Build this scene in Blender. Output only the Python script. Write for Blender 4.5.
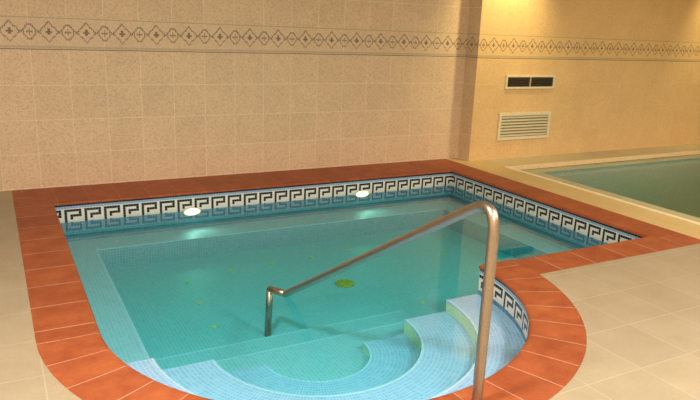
import bpy, bmesh, math, random
from mathutils import Vector, Matrix
from mathutils.geometry import tessellate_polygon
random.seed(7)
for _o in list(bpy.data.objects): bpy.data.objects.remove(_o)
S = bpy.context.scene
C = S.collection
PI = math.pi

# ------------------------------------------------------------------ camera
cd = bpy.data.cameras.new('camera'); cam = bpy.data.objects.new('camera', cd); C.objects.link(cam)
_r = Vector((0.8789621177, -0.4753111573, 0.0387930329)); _u = Vector((0.0889374444, 0.2432964409, 0.9658659187))
_f = Vector((0.4685250544, 0.8455094001, -0.2561213146))
cam.matrix_world = Matrix(((_r.x, _u.x, -_f.x, 0), (_r.y, _u.y, -_f.y, 0), (_r.z, _u.z, -_f.z, 1.5), (0, 0, 0, 1)))
cd.sensor_width = 36; cd.lens = 33.5576; cd.clip_start = 0.02; cd.clip_end = 100
S.camera = cam
# ------------------------------------------------------------------ view, world
S.view_settings.view_transform = 'Standard'; S.view_settings.look = 'None'
S.view_settings.gamma = 1; S.view_settings.use_curve_mapping = False
S.view_settings.exposure = 0.2
W = bpy.data.worlds.new('world'); S.world = W; W.use_nodes = True
W.node_tree.nodes['Background'].inputs[0].default_value = (1.0, 0.93, 0.8, 1); W.node_tree.nodes['Background'].inputs[1].default_value = 0.3
# ------------------------------------------------------------------ ceiling lamps added out of view, and the wall washers
def area(name, loc, size, power, col, target=None, spread=180):
    l = bpy.data.lights.new(name, 'AREA'); l.shape = 'DISK'; l.size = size; l.energy = power; l.color = col; l.spread = math.radians(spread)
    o = bpy.data.objects.new(name, l); C.objects.link(o); o.location = loc
    if target: o.rotation_euler = (Vector(target) - Vector(loc)).to_track_quat('-Z', 'Y').to_euler()
    return o
def spot(name, loc, target, power, col, angle=80, blend=.6, rad=.05):
    l = bpy.data.lights.new(name, 'SPOT'); l.energy = power; l.color = col; l.spot_size = math.radians(angle); l.spot_blend = blend; l.shadow_soft_size = rad
    o = bpy.data.objects.new(name, l); C.objects.link(o); o.location = loc
    o.rotation_euler = (Vector(target) - Vector(loc)).to_track_quat('-Z', 'Y').to_euler()
    return o
WARM = (1.0, .88, .70); WHITE = (1.0, .94, .85)
CEIL = 2.7
ADDED_LAMPS = [((0.0, 1.7), .5, 92, WHITE), ((2.6, 0.2), .5, 85, WHITE), ((0.2, -0.9), .5, 85, WHITE), ((5.0, -0.2), .5, 80, WARM), ((7.6, 2.4), .5, 80, WARM)]
for (x, y), s, pw, c in ADDED_LAMPS:
    area('added_ceiling_lamp_light', (x, y, CEIL - .045), s * .9, pw, c)
for x, pw in ((5.35, 95), (9.3, 70)):
    spot('wall_washer_light', (x, 5.45, 2.62), (x, 6.05, 1.75), pw, (1, .80, .36), 84, 1.0)

# ------------------------------------------------------------------ node helpers
class N:
    """number-valued socket with arithmetic"""
    nt = None
    def __init__(s, v): s.v = v
    @staticmethod
    def m(op, *a):
        n = N.nt.nodes.new('ShaderNodeMath'); n.operation = op
        for i, x in enumerate(a):
            x = x.v if isinstance(x, N) else x
            if isinstance(x, (int, float)): n.inputs[i].default_value = x
            else: N.nt.links.new(x, n.inputs[i])
        return N(n.outputs[0])
    def __add__(s, o): return N.m('ADD', s, o)
    __radd__ = __add__
    def __sub__(s, o): return N.m('SUBTRACT', s, o)
    def __rsub__(s, o): return N.m('SUBTRACT', o, s)
    def __mul__(s, o): return N.m('MULTIPLY', s, o)
    __rmul__ = __mul__
    def __truediv__(s, o): return N.m('DIVIDE', s, o)
    def __lt__(s, o): return N.m('LESS_THAN', s, o)
    def __gt__(s, o): return N.m('GREATER_THAN', s, o)
    def fl(s): return N.m('FLOOR', s)
    def fr(s): return N.m('FRACT', s)
    def ab(s): return N.m('ABSOLUTE', s)
def mx(a, b): return N.m('MAXIMUM', a, b)
def mn(a, b): return N.m('MINIMUM', a, b)
def newmat(name):
    m = bpy.data.materials.new(name); m.use_nodes = True; nt = m.node_tree; N.nt = nt
    b = nt.nodes['Principled BSDF']
    return m, nt, b
def mixc(nt, fac, a, b, mode='MIX'):
    n = nt.nodes.new('ShaderNodeMix'); n.data_type = 'RGBA'; n.blend_type = mode
    for k, x in ((0, fac), (6, a), (7, b)):
        x = x.v if isinstance(x, N) else x
        if isinstance(x, (int, float)): n.inputs[k].default_value = x
        elif isinstance(x, tuple): n.inputs[k].default_value = (*x, 1)
        else: nt.links.new(x, n.inputs[k])
    return n.outputs[2]
def coords(nt, which='Object'):
    t = nt.nodes.new('ShaderNodeTexCoord'); s = nt.nodes.new('ShaderNodeSeparateXYZ'); nt.links.new(t.outputs[which], s.inputs[0])
    return N(s.outputs[0]), N(s.outputs[1]), N(s.outputs[2]), t.outputs[which]
def noise(nt, scale, detail=2, rough=.5, vec=None):
    n = nt.nodes.new('ShaderNodeTexNoise'); n.inputs['Scale'].default_value = scale; n.inputs['Detail'].default_value = detail; n.inputs['Roughness'].default_value = rough
    if vec is None:
        t = nt.nodes.new('ShaderNodeTexCoord'); vec = t.outputs['Object']
    nt.links.new(vec, n.inputs['Vector']); return N(n.outputs['Fac'])
def white(nt, *c):
    k = nt.nodes.new('ShaderNodeCombineXYZ')
    for i, x in enumerate(c):
        if isinstance(x, N): nt.links.new(x.v, k.inputs[i])
        else: k.inputs[i].default_value = x
    n = nt.nodes.new('ShaderNodeTexWhiteNoise'); nt.links.new(k.outputs[0], n.inputs['Vector']); return N(n.outputs['Value'])
def ramp01(x, lo, hi):
    n = N.nt.nodes.new('ShaderNodeMapRange'); N.nt.links.new(x.v, n.inputs[0]); n.inputs[1].default_value = lo; n.inputs[2].default_value = hi
    return N(n.outputs[0])
def bump(nt, b, h, dist=.002, strength=.5):
    n = nt.nodes.new('ShaderNodeBump'); n.inputs['Distance'].default_value = dist; n.inputs['Strength'].default_value = strength
    nt.links.new(h.v, n.inputs['Height']); nt.links.new(n.outputs[0], b.inputs['Normal'])
def plain(name, col, rough=.5, metal=0, var=.06, scale=30):
    m, nt, b = newmat(name)
    f = ramp01(noise(nt, scale), .3, .7)
    nt.links.new(mixc(nt, f, tuple(c * (1 - var) for c in col), tuple(min(1, c * (1 + var)) for c in col)), b.inputs['Base Color'])
    b.inputs['Roughness'].default_value = rough; b.inputs['Metallic'].default_value = metal
    return m

# wall tiles: 30 cm speckled ceramic with a mosaic diamond frieze
def wall_mat(name, base, dark, light, joint, jx, jw):
    m, nt, b = newmat(name)
    x, y, z, vec = coords(nt)
    g = nt.nodes.new('ShaderNodeNewGeometry'); s = nt.nodes.new('ShaderNodeSeparateXYZ'); nt.links.new(g.outputs['True Normal'], s.inputs[0])
    side = N(s.outputs[0]).ab() > .5
    u = x * (1 - side) + y * side
    # speckle
    sp = white(nt, (u / .011).fl(), (z / .011).fl(), 1.0)
    n1 = noise(nt, 3.2, 3, .6); n2 = noise(nt, 110, 2, .7)
    tile = white(nt, ((u - jx) / .3).fl(), ((z - .01) / .3).fl(), 3.0)
    col = mixc(nt, ramp01(n1, .3, .7), base, tuple(c * .9 for c in base))
    col = mixc(nt, ramp01(n2, .42, .68) * .35, col, light)
    col = mixc(nt, (sp > .80) * .26, col, dark)
    col = mixc(nt, (sp < .12) * .28, col, light)
    col = mixc(nt, (tile - .5).ab() * .22, col, dark)
    # joints
    ju = (((u - jx) / .3 + .5).fr() - .5).ab() * .3
    jz = (((z + (z > 1.3) * .04 - .01) / .3 + .5).fr() - .5).ab() * .3
    inb = (z > 1.214) * (z < 1.482)
    jn = mx(ju < jw, (jz < jw) * (1 - inb))
    col = mixc(nt, jn * .55, col, joint)
    # frieze: rule lines
    ug = (u / .0075).fl() * .0075 + .00375
    zg = ((z - .0012) / .0075).fl() * .0075 + .00375 + .0012
    pale = tuple(c * .97 for c in base)
    col = mixc(nt, inb * .35, col, (base[0] * .93, base[1] * .99, base[2] * 1.02))
    dot = ((u / .011).fr() > .25)
    l1 = (z > 1.210) * (z < 1.218)
    l2 = ((z > 1.224) * (z < 1.243))
    l3 = ((z > 1.472) * (z < 1.480))
    GREEN = (.13, .15, .10); INK = (.055, .045, .04); RUST = (.20, .10, .07)
    col = mixc(nt, l3 * .38, col, GREEN)
    col = mixc(nt, l2 * .28, col, GREEN)
    col = mixc(nt, l1 * (.5 + dot * .4), col, INK)
    # big diamonds centred on tile pairs, small ones between
    zc = (zg - 1.360).ab()
    ub = ((((ug - jx - .005) / .3).fr() - .5) * .3).ab()
    us = ((((ug - jx - .005) / .3 + .5).fr() - .5) * .3).ab()
    wav = N.m('SINE', ub * 163) * -.05 - ub * .2
    db = ub / .077 + zc / .082
    dsm = mx(us / .046, mx(zc / .058, (us / .046 + zc / .058) * .76))
    big = ((db + wav - 1).ab() < .105)
    sml = ((dsm - 1).ab() < .13)
    chk = (N.m('FRACT', (u / .015)) > .18)
    link = (((zc * 1.0 - (ub - .085).ab() * 1.1).ab() < .006) * (ub > .074) * (ub < .110))
    cb = mx((ub < .009) * (zc < .027), (zc < .009) * (ub < .026))
    cs = mx((us < .007) * (zc < .030), (zc < .007) * (us < .026))
    ink = mx(mx(big, sml), link)
    col = mixc(nt, ink * chk * .72, col, mixc(nt, zg > 1.352, RUST, INK))
    col = mixc(nt, mx(cb, cs * .8) * .82, col, mixc(nt, white(nt, ug, zg, 2.0) > .45, INK, RUST))
    nt.links.new(col, b.inputs['Base Color'])
    b.inputs['Roughness'].default_value = .42
    bump(nt, b, n2 * .5 + sp * .3 - jn * 1.5, .0015, .5)
    return m
M_WALL = wall_mat('speckled_wall_tile', (.76, .575, .375), (.38, .24, .145), (.90, .73, .52), (.94, .82, .64), 1.221, .0026)
M_WALL2 = wall_mat('amber_wall_tile', (.80, .55, .265), (.58, .34, .13), (.90, .69, .36), (.84, .65, .38), 5.02, .0016)

def uvn(nt):
    t = nt.nodes.new('ShaderNodeUVMap'); s = nt.nodes.new('ShaderNodeSeparateXYZ'); nt.links.new(t.outputs[0], s.inputs[0])
    return N(s.outputs[0]), N(s.outputs[1])
# terracotta coping: UV u counts tiles
def coping_mat(name, js):
    m, nt, b = newmat(name)
    u, v = uvn(nt)
    n1 = noise(nt, 7, 4, .6); n2 = noise(nt, 45, 3, .7)
    t = white(nt, u.fl(), 5.0, 1.0)
    col = mixc(nt, ramp01(n1, .3, .7), (.29, .060, .018), (.42, .112, .034))
    col = mixc(nt, t * .45, col, (.25, .05, .016))
    col = mixc(nt, ramp01(n2, .5, .75) * .35, col, (.18, .034, .012))
    j = ((u + .5).fr() - .5).ab()
    jn = j < .009
    col = mixc(nt, jn * js, col, (.70, .52, .38))
    nt.links.new(col, b.inputs['Base Color']); b.inputs['Roughness'].default_value = .55
    bump(nt, b, n2 * .3 - jn * 1.0, .002, .4)
    return m
M_COP = coping_mat('terracotta_coping_tile', .6); M_COPB = coping_mat('terracotta_coping_tile_with_shaded_joints', .22)  # second copy: joints dimmed in the colour for the weaker light there
# mosaic: UV in metres, 2.2 cm tesserae
def mosaic_mat(name, a, c, grout, gw=.12, cell=.0235, rough=.3, gmix=.55):
    m, nt, b = newmat(name)
    u, v = uvn(nt)
    t = white(nt, (u / cell).fl(), (v / cell).fl(), 1.0)
    col = mixc(nt, t, a, c)
    ju = (((u / cell) + .5).fr() - .5).ab(); jv = (((v / cell) + .5).fr() - .5).ab()
    jn = mx(ju < gw, jv < gw)
    col = mixc(nt, jn * gmix, col, grout)
    nt.links.new(col, b.inputs['Base Color']); b.inputs['Roughness'].default_value = rough
    return m
M_MOS = mosaic_mat('pale_blue_mosaic', (.30, .50, .82), (.38, .58, .90), (.60, .74, .92))
M_FLOOR = mosaic_mat('pool_floor_mosaic', (.30, .50, .65), (.38, .57, .71), (.58, .74, .82), rough=.5, gmix=.5)
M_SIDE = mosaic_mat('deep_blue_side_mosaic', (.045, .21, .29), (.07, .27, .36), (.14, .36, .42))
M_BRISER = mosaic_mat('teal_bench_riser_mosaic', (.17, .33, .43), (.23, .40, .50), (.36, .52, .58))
M_POOL2 = mosaic_mat('grey_teal_mosaic', (.20, .36, .34), (.27, .44, .41), (.36, .5, .46))
M_STEP = mosaic_mat('step_mosaic', (.26, .45, .75), (.35, .53, .83), (.64, .78, .92), gmix=.5)
M_RISER = mosaic_mat('pale_green_riser_mosaic', (.60, .72, .42), (.70, .80, .50), (.80, .86, .66))
M_NOSE = mosaic_mat('white_nosing_mosaic', (.42, .60, .80), (.48, .65, .84), (.6, .75, .9))
def cell_mat(name, col, grout, gw=.07):
    m, nt, b = newmat(name)
    u, v = uvn(nt)
    jn = mx((u - .5).ab() > .5 - gw, (v - .5).ab() > .5 - gw)
    n = noise(nt, 60)
    nt.links.new(mixc(nt, jn, mixc(nt, n, tuple(x * .85 for x in col), col), grout), b.inputs['Base Color']); b.inputs['Roughness'].default_value = .25
    return m
M_BLK = cell_mat('black_mosaic', (.008, .008, .012), (.20, .20, .21))
M_WHT = cell_mat('white_mosaic', (.80, .78, .72), (.68, .67, .62))
M_BLU = cell_mat('blue_mosaic', (.20, .36, .62), (.50, .60, .70))
M_DEEP = cell_mat('deep_blue_mosaic', (.07, .22, .36), (.18, .36, .46))
M_DRK = cell_mat('coping_shadow_mosaic', (.02, .015, .02), (.04, .03, .03))  # near-black cells paint the shadow under the coping nose

def deck_mat(name, c1, c2, joint, sx, sy, ox, oy):
    m, nt, b = newmat(name)
    x, y, z, vec = coords(nt)
    n1 = noise(nt, 4, 4, .6); n2 = noise(nt, 60, 3, .7)
    t = white(nt, ((x - ox) / sx).fl(), ((y - oy) / sy).fl(), 1.0)
    col = mixc(nt, ramp01(n1, .3, .7), c1, c2)
    col = mixc(nt, t * .25, col, tuple(k * .8 for k in c1))
    col = mixc(nt, ramp01(n2, .45, .75) * .25, col, tuple(k * .7 for k in c1))
    jx = ((((x - ox) / sx + .5).fr() - .5) * sx).ab(); jy = ((((y - oy) / sy + .5).fr() - .5) * sy).ab()
    jn = mx(jx < .0028, jy < .0028)
    col = mixc(nt, jn * .5, col, joint)
    nt.links.new(col, b.inputs['Base Color']); b.inputs['Roughness'].default_value = .45
    bump(nt, b, n2 * .4 - jn, .002, .4)
    return m
M_DECK = deck_mat('cream_deck_tile', (.36, .295, .195), (.42, .35, .24), (.52, .46, .36), .355, .355, 2.22, 2.11)
M_RIM = deck_mat('yellow_cream_rim_stone', (.64, .47, .20), (.70, .53, .25), (.74, .60, .34), .6, .6, 4.9, 5.6)
M_RIMLOW = deck_mat('sage_rim_tile', (.46, .44, .25), (.54, .50, .30), (.6, .56, .36), .3, .3, 4.9, 5.6)
M_PEACH = plain('peach_lip_tile', (.80, .62, .36), .45)
M_RIMBACK = deck_mat('pale_sage_rim_stone', (.58, .50, .28), (.64, .56, .33), (.68, .62, .4), .6, .6, 4.9, 5.6)
M_LIP = plain('pale_lip_tile', (.98, .90, .66), .35)
M_CEIL = plain('ceiling_paint', (.74, .66, .54), .8)
M_PLAS = plain('cream_painted_metal', (.78, .70, .50), .45)
M_SLAT = plain('dull_cream_louver', (.60, .55, .36), .5)
M_SLATBACK = plain('olive_duct_grey', (.30, .27, .16), .7)
M_DARKV = plain('dark_vent_void', (.02, .018, .012), .8)
M_DSLAT = plain('dark_bronze_slat', (.10, .08, .05), .5)
M_BRASS = plain('greenish_brass', (.95, .42, .03), .45, 0, .5, 60)
M_NOZ = plain('yellow_plastic', (1.0, .58, .26), .4, 0, .2, 120)
M_WHITEP = plain('white_plastic', (.8, .8, .76), .4)
def steel():
    m, nt, b = newmat('brushed_steel')
    f = ramp01(noise(nt, 160, 2), .3, .7)
    nt.links.new(mixc(nt, f, (.38, .32, .26), (.47, .40, .33)), b.inputs['Base Color'])
    b.inputs['Metallic'].default_value = 1; b.inputs['Roughness'].default_value = .36
    return m
M_STEEL = steel()
def emit(name, col, s):
    m, nt, b = newmat(name)
    b.inputs['Emission Color'].default_value = (*col, 1); b.inputs['Emission Strength'].default_value = s; b.inputs['Base Color'].default_value = (*col, 1)
    return m
M_LAMPGLASS = emit('lit_pool_lamp_lens', (1.0, .90, .52), 1.9)
M_DIFF = emit('lit_added_lamp_diffuser', (1.0, .88, .70), 3)
def water_mat(name, absorb, dens):
    m, nt, b = newmat(name); nt.nodes.remove(b)
    out = nt.nodes['Material Output']
    g = nt.nodes.new('ShaderNodeNewGeometry')
    bp = nt.nodes.new('ShaderNodeBump'); bp.inputs['Distance'].default_value = .004; bp.inputs['Strength'].default_value = .12
    h = noise(nt, 3.5, 2, .5); nt.links.new(h.v, bp.inputs['Height'])
    dt = nt.nodes.new('ShaderNodeVectorMath'); dt.operation = 'DOT_PRODUCT'
    nt.links.new(bp.outputs[0], dt.inputs[0]); nt.links.new(g.outputs['Incoming'], dt.inputs[1])
    c = N(dt.outputs['Value']).ab()
    k = mx(1 - c, 0.0)
    fr = .02 + .98 * N.m('POWER', k, 5.0)
    tr = nt.nodes.new('ShaderNodeBsdfTransparent'); gl = nt.nodes.new('ShaderNodeBsdfGlossy'); gl.inputs['Roughness'].default_value = .03
    nt.links.new(bp.outputs[0], gl.inputs['Normal'])
    mixs = nt.nodes.new('ShaderNodeMixShader'); nt.links.new(fr.v, mixs.inputs[0]); nt.links.new(tr.outputs[0], mixs.inputs[1]); nt.links.new(gl.outputs[0], mixs.inputs[2])
    nt.links.new(mixs.outputs[0], out.inputs['Surface'])
    va = nt.nodes.new('ShaderNodeVolumeAbsorption'); va.inputs['Color'].default_value = (*absorb, 1); va.inputs['Density'].default_value = dens
    nt.links.new(va.outputs[0], out.inputs['Volume'])
    return m
M_WATER = water_mat('turquoise_water', (0.0, .89, .87), 1.5)
M_WATER2 = water_mat('cool_teal_water', (0.0, .88, .83), 1.3)

# ------------------------------------------------------------------ mesh helpers
def link(name, bm, mats, parent=None, smooth=False):
    me = bpy.data.meshes.new(name); bm.to_mesh(me); bm.free()
    for m in (mats if isinstance(mats, (list, tuple)) else [mats]): me.materials.append(m)
    if smooth:
        for p in me.polygons: p.use_smooth = True
    o = bpy.data.objects.new(name, me); C.objects.link(o)
    if parent: o.parent = parent; o.matrix_parent_inverse = parent.matrix_world.inverted()
    return o
def tag(o, label=None, cat=None, group=None, kind=None):
    if label: o['label'] = label
    if cat: o['category'] = cat
    if group: o['group'] = group
    if kind: o['kind'] = kind
    return o
def empty(name, loc=(0, 0, 0)):
    o = bpy.data.objects.new(name, None); C.objects.link(o); o.location = loc; o.empty_display_size = .1
    o.matrix_world = Matrix.Translation(loc)
    return o
def box(bm, x0, x1, y0, y1, z0, z1, bev=0, mi=0):
    vs = [bm.verts.new((x, y, z)) for z in (z0, z1) for y in (y0, y1) for x in (x0, x1)]
    fs = [bm.faces.new([vs[i] for i in q]) for q in ((0, 2, 3, 1), (4, 5, 7, 6), (0, 1, 5, 4), (2, 6, 7, 3), (0, 4, 6, 2), (1, 3, 7, 5))]
    for f in fs: f.material_index = mi
    if bev:
        es = list({e for f in fs for e in f.edges}); bmesh.ops.bevel(bm, geom=es, offset=bev, segments=3, affect='EDGES', profile=.5)
    return fs
def boxobj(name, dims, mat, parent=None, bev=0):
    bm = bmesh.new(); box(bm, *dims, bev); return link(name, bm, mat, parent)
def poly_faces(bm, loops, z, flip=False, mi=0):
    """flat faces at height z for an outline with holes"""
    pts = [p for l in loops for p in l]
    vs = [bm.verts.new((p[0], p[1], z)) for p in pts]
    out = []
    for t in tessellate_polygon([[Vector((p[0], p[1], 0)) for p in l] for l in loops]):
        f = bm.faces.new([vs[i] for i in t]); f.normal_update()
        if (f.normal.z < 0) != flip: f.normal_flip()
        f.material_index = mi; out.append(f)
    return out
def uv_box(bm, faces=None):
    """box-project UVs in metres"""
    uv = bm.loops.layers.uv.verify()
    for f in (faces or bm.faces):
        f.normal_update(); n = f.normal
        a = max(range(3), key=lambda i: abs(n[i]))
        for l in f.loops:
            c = l.vert.co
            l[uv].uv = (c.y, c.z) if a == 0 else (c.x, c.z) if a == 1 else (c.x, c.y)
def tube(bm, pts, r, seg=20, caps=True):
    pts = [Vector(p) for p in pts]; rings = []
    t0 = (pts[1] - pts[0]).normalized(); ref = Vector((1, 0, 0)) if abs(t0.x) < .9 else Vector((0, 1, 0))
    n = (ref - t0 * ref.dot(t0)).normalized()
    for i, p in enumerate(pts):
        t = (pts[min(i + 1, len(pts) - 1)] - pts[max(i - 1, 0)]).normalized()
        n = (n - t * n.dot(t)).normalized(); b = t.cross(n)
        k = 1.0
        if 0 < i < len(pts) - 1:
            d = (pts[i] - pts[i - 1]).normalized().dot((pts[i + 1] - pts[i]).normalized()); k = 1
        rings.append([bm.verts.new(p + (n * math.cos(a) + b * math.sin(a)) * r * k) for a in [2 * PI * j / seg for j in range(seg)]])
    for A, B in zip(rings, rings[1:]):
        for j in range(seg): bm.faces.new((A[j], A[(j + 1) % seg], B[(j + 1) % seg], B[j]))
    if caps:
        bm.faces.new(rings[0][::-1]); bm.faces.new(rings[-1])
def lathe(bm, prof, loc, axis='z', seg=40, sx=1, sy=1):
    """prof = [(radius, height)], about z, or about -y for a wall fitting"""
    rings = []
    for r, h in prof:
        ring = []
        for j in range(seg):
            a = 2 * PI * j / seg; p = Vector((r * math.cos(a) * sx, r * math.sin(a) * sy, h))
            if axis == 'y': p = Vector((p.x, -p.z, p.y))
            ring.append(bm.verts.new(p + Vector(loc)))
        rings.append(ring)
    for A, B in zip(rings, rings[1:]):
        for j in range(seg):
            bm.faces.new((A[j], A[(j + 1) % seg], B[(j + 1) % seg], B[j]))
    bm.faces.new(rings[0][::-1]); bm.faces.new(rings[-1])
    bmesh.ops.recalc_face_normals(bm, faces=bm.faces[:])

# ------------------------------------------------------------------ dimensions (metres; deck level z = 0)
XL, XR, YB, YF = .37, 4.444, 5.703, 3.165        # pool sides at the coping edge
XO, YW = 4.775, 6.267                            # outside of right coping, tiled wall
CX, CY, RI, RO = 1.563, 3.165, 1.193, 1.483      # round bay
OV = .014                                        # coping overhang
ZW = -.163                                       # water level
ZB, ZF = -.35, -.53                              # bench, pool floor
BX0, BX1, BY = .652, 4.165, 5.42                 # inner edges of the bench
WX0, WX1, WYB = -1.3, 10.5, -2.6                 # room

def arc(r, a0, a1, n): return [(CX + r * math.cos(a0 + (a1 - a0) * i / n), CY + r * math.sin(a0 + (a1 - a0) * i / n)) for i in range(n + 1)]

# ------------------------------------------------------------------ room shell
def struct(o, label=None): o['kind'] = 'structure'; 
def S_(o): o['kind'] = 'structure'; return o
S_(boxobj('wall_back', (WX0, 4.955, YW, YW + .2, -.6, CEIL), M_WALL))
bm = bmesh.new(); fs = box(bm, 4.955, WX1, 6.05, YW + .2, -.6, CEIL); fs[4].material_index = 1   # the short return has the speckled tile
S_(link('wall_right_back', bm, [M_WALL2, M_WALL]))
S_(boxobj('wall_left', (WX0 - .2, WX0, WYB, YW + .2, -.6, CEIL), M_WALL))
S_(boxobj('wall_right', (WX1, WX1 + .2, WYB, YW + .2, -.6, CEIL), M_WALL2))
S_(boxobj('wall_front', (WX0 - .2, WX1 + .2, WYB - .2, WYB, -.6, CEIL), M_WALL))
S_(boxobj('ceiling', (WX0 - .2, WX1 + .2, WYB - .2, YW + .2, CEIL, CEIL + .15), M_CEIL))
# deck
bm = bmesh.new()
out = [(WX0, WYB), (WX1, WYB), (WX1, 2.5), (XO, 2.5), (XO, 2.875), (CX + math.sqrt(RO**2 - .29**2), 2.875)]
out += arc(RO, -math.asin(.29 / RO), -PI, 48)[1:] + [(CX - RO, YW), (WX0, YW)]
poly_faces(bm, [out], 0)
ring = bm.verts[:]
r = bmesh.ops.extrude_face_region(bm, geom=bm.faces[:])
bmesh.ops.translate(bm, verts=[v for v in r['geom'] if isinstance(v, bmesh.types.BMVert)], vec=(0, 0, -.2))
bmesh.ops.recalc_face_normals(bm, faces=bm.faces[:])
S_(link('floor', bm, M_DECK))

# ------------------------------------------------------------------ terracotta coping with a rounded nose
def coping_strip(name, inner, outer, us, axis=None, size=.25, off=0):
    """inner/outer polylines; profile: nose towards the pool"""
    bm = bmesh.new(); uv = bm.loops.layers.uv.verify()
    prof = [(1.0, -.024), (1.0, -.0005), (.04 / .29, 0.0), (.018 / .29, -.001), (.007 / .29, -.005), (.0015 / .29, -.011), (0, -.017), (.003 / .29, -.024)]
    rows = []
    for p, q in zip(inner, outer):
        p, q = Vector(p), Vector(q); L = (q - p).length
        rows.append([bm.verts.new((*(p + (q - p) * (t if t == 1.0 else t * .29 / L)), z)) for t, z in prof])
    n = len(prof)
    for i in range(len(rows) - 1):
        for k in range(n):
            f = bm.faces.new((rows[i][k], rows[i + 1][k], rows[i + 1][(k + 1) % n], rows[i][(k + 1) % n]))
            f.smooth = 2 <= k <= 5
            for l, (w, t) in zip(f.loops, ((us[i], prof[k][0]), (us[i + 1], prof[k][0]), (us[i + 1], prof[(k + 1) % n][0]), (us[i], prof[(k + 1) % n][0]))): l[uv].uv = (w, t) if axis is None else ((l.vert.co[axis] - off) / size, t)
    bmesh.ops.recalc_face_normals(bm, faces=bm.faces[:])
    for R in (rows[0][::-1], rows[-1]): bm.faces.new([bm.verts.new(v.co) for v in R])
    return S_(link(name, bm, M_COPB if name in ('trim_1', 'trim_2') else M_COP))
def lin(a, b, n): return [(a[0] + (b[0] - a[0]) * i / n, a[1] + (b[1] - a[1]) * i / n) for i in range(n + 1)]
coping_strip('trim_1', [(XL, YB), (XR, YB)], [(CX - RO, YW), (XO, YW)], [0, 0], 0, .25, .155)
coping_strip('trim_2', [(XR, YB), (XR, YF)], [(XO, YW), (XO, YF - .29)], [0, 0], 1, .28, .02)
coping_strip('trim_3', [(XR, YF), (CX + RO - .03, YF)], [(XO, YF - .29), (CX + RO - .03, YF - .29)], [0, 0], 0, .32, .03)
coping_strip('trim_4', [(XL, YF), (XL, YB)], [(CX - RO, YF), (CX - RO, YW)], [0, 0], 1, .3, .27)
na = 96
coping_strip('trim_5', arc(RI, 0, -PI, na), arc(RO, 0, -PI, na), [(180 * i / na - 4) / 9.2 + 2 for i in range(na + 1)])

# ------------------------------------------------------------------ water-line band with the Greek key
CELL = .0224
KEY = ["######.", "#....#.", "#.####.", "#.#....", "#......"]
def band(name, pts, phase):
    """pts = polyline sampled about one cell apart; cells of mosaic between z=-.018 and the water line"""
    bm = bmesh.new(); uv = bm.loops.layers.uv.verify()
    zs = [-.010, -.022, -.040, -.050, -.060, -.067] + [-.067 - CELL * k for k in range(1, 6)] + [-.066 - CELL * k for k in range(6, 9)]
    V = [[bm.verts.new((x, y, z)) for z in zs] for x, y in pts]
    for i in range(len(pts) - 1):
        c = (i + phase) % 7
        for k in range(len(zs) - 1):
            f = bm.faces.new((V[i][k], V[i + 1][k], V[i + 1][k + 1], V[i][k + 1]))
            if k < 2: mi = 3  # top rows carry the coping's shadow as colour
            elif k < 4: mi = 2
            elif k == 4: mi = 1
            elif k < 10: mi = 0 if KEY[k - 5][c] == '#' else 1
            else: mi = 4
            f.material_index = mi
            for l, w in zip(f.loops, ((0, 0), (1, 0), (1, 1), (0, 1))): l[uv].uv = w
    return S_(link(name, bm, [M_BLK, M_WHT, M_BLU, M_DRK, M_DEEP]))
def run(a, b):
    L = math.dist(a, b); n = max(1, round(L / CELL)); return lin(a, b, n)
yb, xr, xl, yf, rb = YB + OV, XR + OV, XL - OV, YF - OV, RI + OV
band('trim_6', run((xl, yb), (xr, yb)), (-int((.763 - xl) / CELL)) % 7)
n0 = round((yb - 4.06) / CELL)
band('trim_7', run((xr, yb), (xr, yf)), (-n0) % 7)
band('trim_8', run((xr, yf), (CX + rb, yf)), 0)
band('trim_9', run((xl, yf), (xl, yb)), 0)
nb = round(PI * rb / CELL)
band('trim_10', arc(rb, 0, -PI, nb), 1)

# ------------------------------------------------------------------ pool basin below the band: walls, bench, floor
basin = S_(empty('pool_basin', (2.4, 4.4, ZF)))
bm = bmesh.new()
def vwall(a, b, z0, z1):
    n = 1
    vs = [bm.verts.new((*a, z1)), bm.verts.new((*b, z1)), bm.verts.new((*b, z0)), bm.verts.new((*a, z0))]; return bm.faces.new(vs)
zt = -.066 - CELL * 8
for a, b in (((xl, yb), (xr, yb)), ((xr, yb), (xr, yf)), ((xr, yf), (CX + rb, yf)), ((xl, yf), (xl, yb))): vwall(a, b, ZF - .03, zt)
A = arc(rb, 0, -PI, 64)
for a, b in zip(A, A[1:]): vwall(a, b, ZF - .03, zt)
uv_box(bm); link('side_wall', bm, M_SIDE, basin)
bm = bmesh.new()
poly_faces(bm, [[(xl, yf), (CX - rb, yf)] + arc(rb, PI, 2 * PI, 48) + [(xr, yf), (xr, yb), (xl, yb)]], ZF)
uv_box(bm); link('basin_floor', bm, M_FLOOR, basin)
bm = bmesh.new()
U = [(xl, yf), (BX0, yf), (BX0, BY), (BX1, BY), (BX1, yf), (xr, yf), (xr, yb), (xl, yb)]
poly_faces(bm, [U], ZB)
for f in bm.faces: f.material_index = 0
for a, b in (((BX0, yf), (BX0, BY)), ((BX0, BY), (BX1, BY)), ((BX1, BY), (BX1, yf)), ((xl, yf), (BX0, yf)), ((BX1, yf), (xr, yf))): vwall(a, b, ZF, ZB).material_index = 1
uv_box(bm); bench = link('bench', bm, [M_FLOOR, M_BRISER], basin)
bm = bmesh.new(); w = .012
for a in ((BX0 - w, BX0 + .001, YF, BY + w), (BX0, BX1, BY - .001, BY + w), (BX1 - .001, BX1 + w, YF, BY + w)):
    box(bm, *a, ZB - .004, ZB + .0015)
uv_box(bm); link('bench_nosing', bm, M_NOSE, bench)

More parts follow.
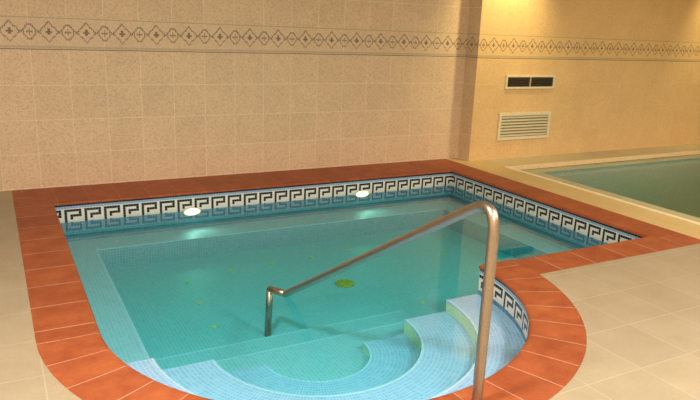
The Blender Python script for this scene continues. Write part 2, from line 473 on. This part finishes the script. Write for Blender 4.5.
# curved steps in the round bay
def ring_step(r0, r1, z):
    root = None
    bm = bmesh.new(); uv = bm.loops.layers.uv.verify(); n = 72
    def P(r, i, zz): a = -PI * i / n; return (CX + r * math.cos(a), CY + r * math.sin(a), zz)
    T0 = [bm.verts.new(P(r0, i, z)) for i in range(n + 1)]; T1 = [bm.verts.new(P(r1, i, z)) for i in range(n + 1)]
    B0 = [bm.verts.new(P(r0, i, ZF)) for i in range(n + 1)]; B1 = [bm.verts.new(P(r1, i, ZF)) for i in range(n + 1)]
    rm = r1
    for i in range(n):
        u0, u1 = rm * PI * i / n, rm * PI * (i + 1) / n
        f = bm.faces.new((T0[i + 1], T0[i], T1[i], T1[i + 1]))
        for l, q in zip(f.loops, ((u1, r0), (u0, r0), (u0, r1), (u1, r1))): l[uv].uv = q
        f = bm.faces.new((B0[i], T0[i], T0[i + 1], B0[i + 1])); f.material_index = 1
        for l, q in zip(f.loops, ((u0, ZF), (u0, z), (u1, z), (u1, ZF))): l[uv].uv = q
    for k in (0, n):
        f = bm.faces.new((T0[k], B0[k], B1[k], T1[k]))
        for l, q in zip(f.loops, ((r0, z), (r0, ZF), (r1, ZF), (r1, z))): l[uv].uv = q
    bmesh.ops.recalc_face_normals(bm, faces=bm.faces[:])
    st = link('step', bm, [M_STEP, M_RISER], basin)
    bm = bmesh.new(); uv = bm.loops.layers.uv.verify()
    w = .011
    prof = ((r0 - .003, z - .012), (r0 - .003, z + .0015), (r0 + w, z + .0015), (r0 + w, z - .002))
    R = [[bm.verts.new(P(r, i, zz)) for r, zz in prof] for i in range(n + 1)]
    for i in range(n):
        for k in range(3):
            f = bm.faces.new((R[i][k], R[i][k + 1], R[i + 1][k + 1], R[i + 1][k]))
            for l in f.loops: l[uv].uv = (l.vert.co.x, l.vert.co.y)
    bmesh.ops.recalc_face_normals(bm, faces=bm.faces[:])
    link('step_nosing', bm, M_NOSE, st)
ring_step(.945, rb, -.208)
ring_step(.625, .945, -.288)
ring_step(.325, .625, -.385)
def slab(x0, x1, y0, y1, z, extra=None):
    bm = bmesh.new()
    poly_faces(bm, [[(x0, y0), (x1, y0), (x1, y1), (x0, y1)] if not extra else [(x0, YF)] + extra[::-1] + [(x1, YF), (x1, y1), (x0, y1)]], z)
    r = bmesh.ops.extrude_face_region(bm, geom=bm.faces[:])
    bmesh.ops.translate(bm, verts=[v for v in r['geom'] if isinstance(v, bmesh.types.BMVert)], vec=(0, 0, ZF - .01 - z)); bmesh.ops.recalc_face_normals(bm, faces=bm.faces[:])
    uv_box(bm); st = link('landing', bm, M_FLOOR, basin)
    bm = bmesh.new(); box(bm, x0, x1, y1 - .012, y1 + .001, z - .003, z + .0015); uv_box(bm); link('landing_nosing', bm, M_NOSE, st)
slab(BX0 + .01, 2.5, YF - .01, 3.41, -.44, arc(.34, 0, -PI, 32))
slab(BX0 + .01, 2.5, 3.41, 3.66, -.485)

# ------------------------------------------------------------------ water of the near pool
def water(name, outline, z, zb, mat):
    bm = bmesh.new()
    poly_faces(bm, [outline], z)
    r = bmesh.ops.extrude_face_region(bm, geom=bm.faces[:])
    bmesh.ops.translate(bm, verts=[v for v in r['geom'] if isinstance(v, bmesh.types.BMVert)], vec=(0, 0, zb - z))
    bmesh.ops.dissolve_limit(bm, angle_limit=.001, verts=bm.verts[:], edges=bm.edges[:])
    bmesh.ops.recalc_face_normals(bm, faces=bm.faces[:])
    return link(name, bm, mat)
e = .004
w1 = water('pool_water', [(xl - e, CY)] + arc(rb + e, PI, 2 * PI, 64)[1:-1] + [(CX + rb + e, yf - e), (xr + e, yf - e), (xr + e, yb + e), (xl - e, yb + e)], ZW, ZF - .02, M_WATER)
tag(w1, 'clear turquoise water filling the near pool with the Greek key border', 'water', None, 'stuff')

# ------------------------------------------------------------------ second pool to the right
PX0, PY0, PY1, PX1 = 5.18, 2.9, 5.63, WX1 - .002
bm = bmesh.new()
poly_faces(bm, [[(XO, 2.5), (WX1, 2.5), (WX1, PY0), (PX0, PY0), (PX0, PY1), (PX0, 6.05), (4.955, 6.05), (4.955, YW), (XO, YW)]], 0)
r = bmesh.ops.extrude_face_region(bm, geom=bm.faces[:])
bmesh.ops.translate(bm, verts=[v for v in r['geom'] if isinstance(v, bmesh.types.BMVert)], vec=(0, 0, -.2)); bmesh.ops.recalc_face_normals(bm, faces=bm.faces[:])
S_(link('trim_11', bm, M_RIM))
bm = bmesh.new(); box(bm, PX0 - .022, PX0 + .012, PY0, PY1 + .015, -.04, .010, .005); S_(link('trim_12', bm, M_LIP))
bm = bmesh.new(); box(bm, PX0 + .013, WX1, PY1 - .022, PY1 + .012, -.045, .008, .005); S_(link('trim_14', bm, M_PEACH))
bm = bmesh.new(); box(bm, PX0, WX1, PY1 + .0125, 6.05, -.2, 0); S_(link('trim_15', bm, M_RIMBACK))
bm = bmesh.new(); LX, LY0, LY1 = 5.54, 3.26, 5.53
poly_faces(bm, [[(PX0, PY0), (PX1, PY0), (PX1, LY0), (LX, LY0), (LX, LY1), (PX1, LY1), (PX1, PY1), (PX0, PY1)]], -.05)
r = bmesh.ops.extrude_face_region(bm, geom=bm.faces[:])
bmesh.ops.translate(bm, verts=[v for v in r['geom'] if isinstance(v, bmesh.types.BMVert)], vec=(0, 0, -.03)); bmesh.ops.recalc_face_normals(bm, faces=bm.faces[:])
S_(link('trim_13', bm, M_RIMLOW))
bm = bmesh.new()
def vw2(a, b, z0, z1): return bm.faces.new([bm.verts.new((*a, z1)), bm.verts.new((*b, z1)), bm.verts.new((*b, z0)), bm.verts.new((*a, z0))])
vw2((LX - .01, LY1 + .01), (PX1, LY1 + .01), -.8, -.08); vw2((LX - .01, LY0 - .01), (LX - .01, LY1 + .01), -.8, -.08); vw2((LX - .01, LY0 - .01), (PX1, LY0 - .01), -.8, -.08)
poly_faces(bm, [[(LX - .01, LY0 - .01), (PX1, LY0 - .01), (PX1, LY1 + .01), (LX - .01, LY1 + .01)]], -.8)
uv_box(bm); S_(link('pool_basin', bm, M_POOL2))
w2 = water('pool_water', [(LX - .014, LY0 - .014), (PX1 - .02, LY0 - .014), (PX1 - .02, LY1 + .014), (LX - .014, LY1 + .014)], -.082, -.82, M_WATER2)
tag(w2, 'teal water of the second pool behind the yellow cream rim at right', 'water', None, 'stuff')

# ------------------------------------------------------------------ handrail
rail = tag(empty('handrail', (1.66, 1.84, 0)), 'bent stainless steel handrail rising from the terracotta coping and sloping into the pool', 'handrail')
R_ = .0225
P0 = Vector((1.66, 1.84, 0)); FOOT = Vector((1.49, 3.757, ZF)); Bp = Vector((1.495, 3.735, -.185)); Ap = Vector((1.54, 3.58, -.165))
S0 = Vector((1.66, 1.99, .805)); sd = (Ap - S0).normalized()
top = P0 + Vector((0, 0, .735))
# smooth bend: cubic Bezier from the post to the slope
bz = []
c1, c2 = top + Vector((0, 0, .125)), S0 - sd * .10
for i in range(25):
    t = i / 24; bz.append(top * (1 - t)**3 + c1 * 3 * t * (1 - t)**2 + c2 * 3 * t * t * (1 - t) + S0 * t**3)
bm = bmesh.new(); tube(bm, [P0 + Vector((0, 0, .002)), P0 + Vector((0, 0, .35))] + bz[:1], R_, 28, False); link('post', bm, M_STEEL, rail, True)
bm = bmesh.new(); tube(bm, bz, R_, 28, False); link('bend', bm, M_STEEL, rail, True)
bm = bmesh.new(); tube(bm, [S0, (S0 + Ap) / 2, Ap], R_, 28, False); link('sloping_rail', bm, M_STEEL, rail, True)
bm = bmesh.new(); bmesh.ops.create_uvsphere(bm, u_segments=20, v_segments=12, radius=R_, matrix=Matrix.Translation(Ap))
tube(bm, [Ap, Bp], R_, 24, True); bmesh.ops.create_uvsphere(bm, u_segments=20, v_segments=12, radius=R_, matrix=Matrix.Translation(Bp)); link('elbow', bm, M_STEEL, rail, True)
bm = bmesh.new(); tube(bm, [Bp, (Bp + FOOT) / 2, FOOT + Vector((0, 0, .003))], R_, 24, True); link('lower_leg', bm, M_STEEL, rail, True)
bm = bmesh.new(); lathe(bm, [(.031, 0.0005), (.031, .006), (.028, .009), (R_ + .0005, .010)], P0); link('flange', bm, M_STEEL, rail, True)

# ------------------------------------------------------------------ pool lamps at the water line
def pool_lamp(x, z, label):
    root = tag(empty('pool_lamp', (x, yb, z)), label, 'lamp', 'underwater lamps on the back wall of the pool')
    bm = bmesh.new(); lathe(bm, [(1.0, 0.0005), (1.0, .012), (.92, .018), (.82, .014)], (x, yb, z), 'y', 40, .086, .037)
    link('rim', bm, M_WHITEP, root, True)
    bm = bmesh.new(); lathe(bm, [(.84, .012), (.80, .020), (.55, .030), (.2, .034)], (x, yb, z), 'y', 40, .086, .037)
    link('lens', bm, M_LAMPGLASS, root, True)
    l = bpy.data.lights.new('pool_lamp_light', 'SPOT'); l.energy = 2.2; l.color = (1, .84, .55); l.spot_size = math.radians(150); l.spot_blend = .8; l.shadow_soft_size = .03
    o = bpy.data.objects.new('pool_lamp_light', l); C.objects.link(o); o.location = (x, yb - .05, z - .01)
    o.rotation_euler = Vector((.35, -1, -.55)).to_track_quat('-Z', 'Y').to_euler()
pool_lamp(1.517, -.188, 'glowing oval pool lamp at the water line, left one on the back wall')
pool_lamp(3.304, -.176, 'glowing oval pool lamp at the water line, right one nearer the pool corner')

# ------------------------------------------------------------------ floor drain and air nozzles
dr = tag(empty('floor_drain', (2.40, 4.36, ZF)), 'round greenish brass drain cover on the pool floor', 'drain')
bm = bmesh.new(); lathe(bm, [(.078, .001), (.078, .010), (.066, .016), (.062, .010)], (2.40, 4.36, ZF)); link('rim', bm, M_BRASS, dr, True)
bm = bmesh.new(); lathe(bm, [(.060, .004), (.060, .012), (.03, .020), (.01, .022)], (2.40, 4.36, ZF))
for k in range(8):
    a = k * PI / 4; c = Vector((2.40 + .042 * math.cos(a), 4.36 + .042 * math.sin(a), ZF + .016))
    bmesh.ops.create_cube(bm, size=1, matrix=Matrix.Translation(c) @ Matrix.Rotation(a, 4, 'Z') @ Matrix.Diagonal((.03, .008, .008, 1)))
link('grate', bm, M_BRASS, dr)
NOZ = [((1.646, 4.992), 'small yellow pool floor nozzle, first from the left in the far row of four'),
       ((2.021, 5.005), 'small yellow pool floor nozzle, second from the left in the far row of four'),
       ((2.414, 5.022), 'small yellow pool floor nozzle, third from the left in the far row of four'),
       ((2.826, 5.059), 'small yellow pool floor nozzle, fourth from the left in the far row of four'),
       ((1.248, 4.871), 'small yellow nozzle on the pool floor, farthest of the three along the left side'),
       ((1.221, 4.459), 'small yellow nozzle on the pool floor, middle one of the three along the left side'),
       ((1.203, 4.028), 'small yellow nozzle on the pool floor, nearest of the three along the left side'),
       ((2.776, 3.786), 'small yellow nozzle on the pool floor just beyond the curved steps right end'),
       ((3.645, 4.696), 'small yellow nozzle on the pool floor close behind the handrail post'),
       ((3.621, 4.275), 'small yellow nozzle on the pool floor beside the terracotta corner tip')]
for (x, y), lab in NOZ:
    bm = bmesh.new(); lathe(bm, [(.020, .001), (.020, .006), (.014, .010), (.007, .010), (.006, .004)], (0, 0, 0), 'z', 20)
    o = link('air_nozzle', bm, M_NOZ, None, True); o.location = (x, y, ZF)
    tag(o, lab, 'nozzle', 'air nozzles in the pool floor')

# ------------------------------------------------------------------ wall vents
YV = 6.05
def frame(bm, x0, x1, z0, z1, w, d):
    for a in ((x0, x1, z1 - w, z1), (x0, x1, z0, z0 + w), (x0, x0 + w, z0 + w, z1 - w), (x1 - w, x1, z0 + w, z1 - w)):
        box(bm, a[0], a[1], YV - d, YV, a[2], a[3], .002)
def vent(x0, x1, z0, z1, w, label, n, tilt, slat_m, mull):
    v = tag(empty('air_vent', ((x0 + x1) / 2, YV, z0)), label, 'vent')
    bm = bmesh.new(); frame(bm, x0, x1, z0, z1, w, .022); link('frame', bm, M_PLAS, v)
    boxobj('backing', (x0 + w, x1 - w, YV - .004, YV - .0005, z0 + w, z1 - w), M_DARKV if mull else M_SLATBACK, v)
    if mull:
        xm = (x0 + x1) / 2 - .005
        boxobj('mullion', (xm - .009, xm + .009, YV - .02, YV - .004, z0 + w, z1 - w), M_PLAS, v)
    h = (z1 - z0 - 2 * w) / n
    for k in range(n):
        zc = z0 + w + h * (k + .5); bm = bmesh.new()
        box(bm, x0 + w + .001, x1 - w - .001, -.011, .011, -.0018, .0018)
        bmesh.ops.rotate(bm, verts=bm.verts[:], cent=(0, 0, 0), matrix=Matrix.Rotation(math.radians(tilt), 3, 'X'))
        bmesh.ops.translate(bm, verts=bm.verts[:], vec=(0, YV - .0135, zc))
        link('slat', bm, slat_m, v)
vent(5.40, 6.192, .855, 1.020, .026, 'dark slotted air vent in a cream frame on the amber wall, above the louver grille', 6, 20, M_DSLAT, True)
vent(5.352, 6.195, .235, .565, .036, 'large cream louvered grille low on the amber wall, below the dark slotted vent', 7, 66, M_SLAT, False)

# ------------------------------------------------------------------ ceiling lamps added above the frame to light the room
for k, ((x, y), s, pw, c) in enumerate(ADDED_LAMPS):
    t = tag(empty('added_ceiling_lamp', (x, y, CEIL)), 'added round flat white ceiling lamp, out of view above the pool hall', 'lamp', 'added ceiling lamps out of view')
    bm = bmesh.new(); lathe(bm, [(s / 2 + .02, 0), (s / 2 + .02, -.03), (s / 2, -.03), (s / 2, -.005)], (x, y, CEIL - .0005)); link('housing', bm, M_WHITEP, t, True)
    bm = bmesh.new(); lathe(bm, [(s / 2 - .002, -.006), (s / 2 - .002, -.022), (s / 4, -.028), (.01, -.029)], (x, y, CEIL - .0005)); link('diffuser', bm, M_DIFF, t, True)
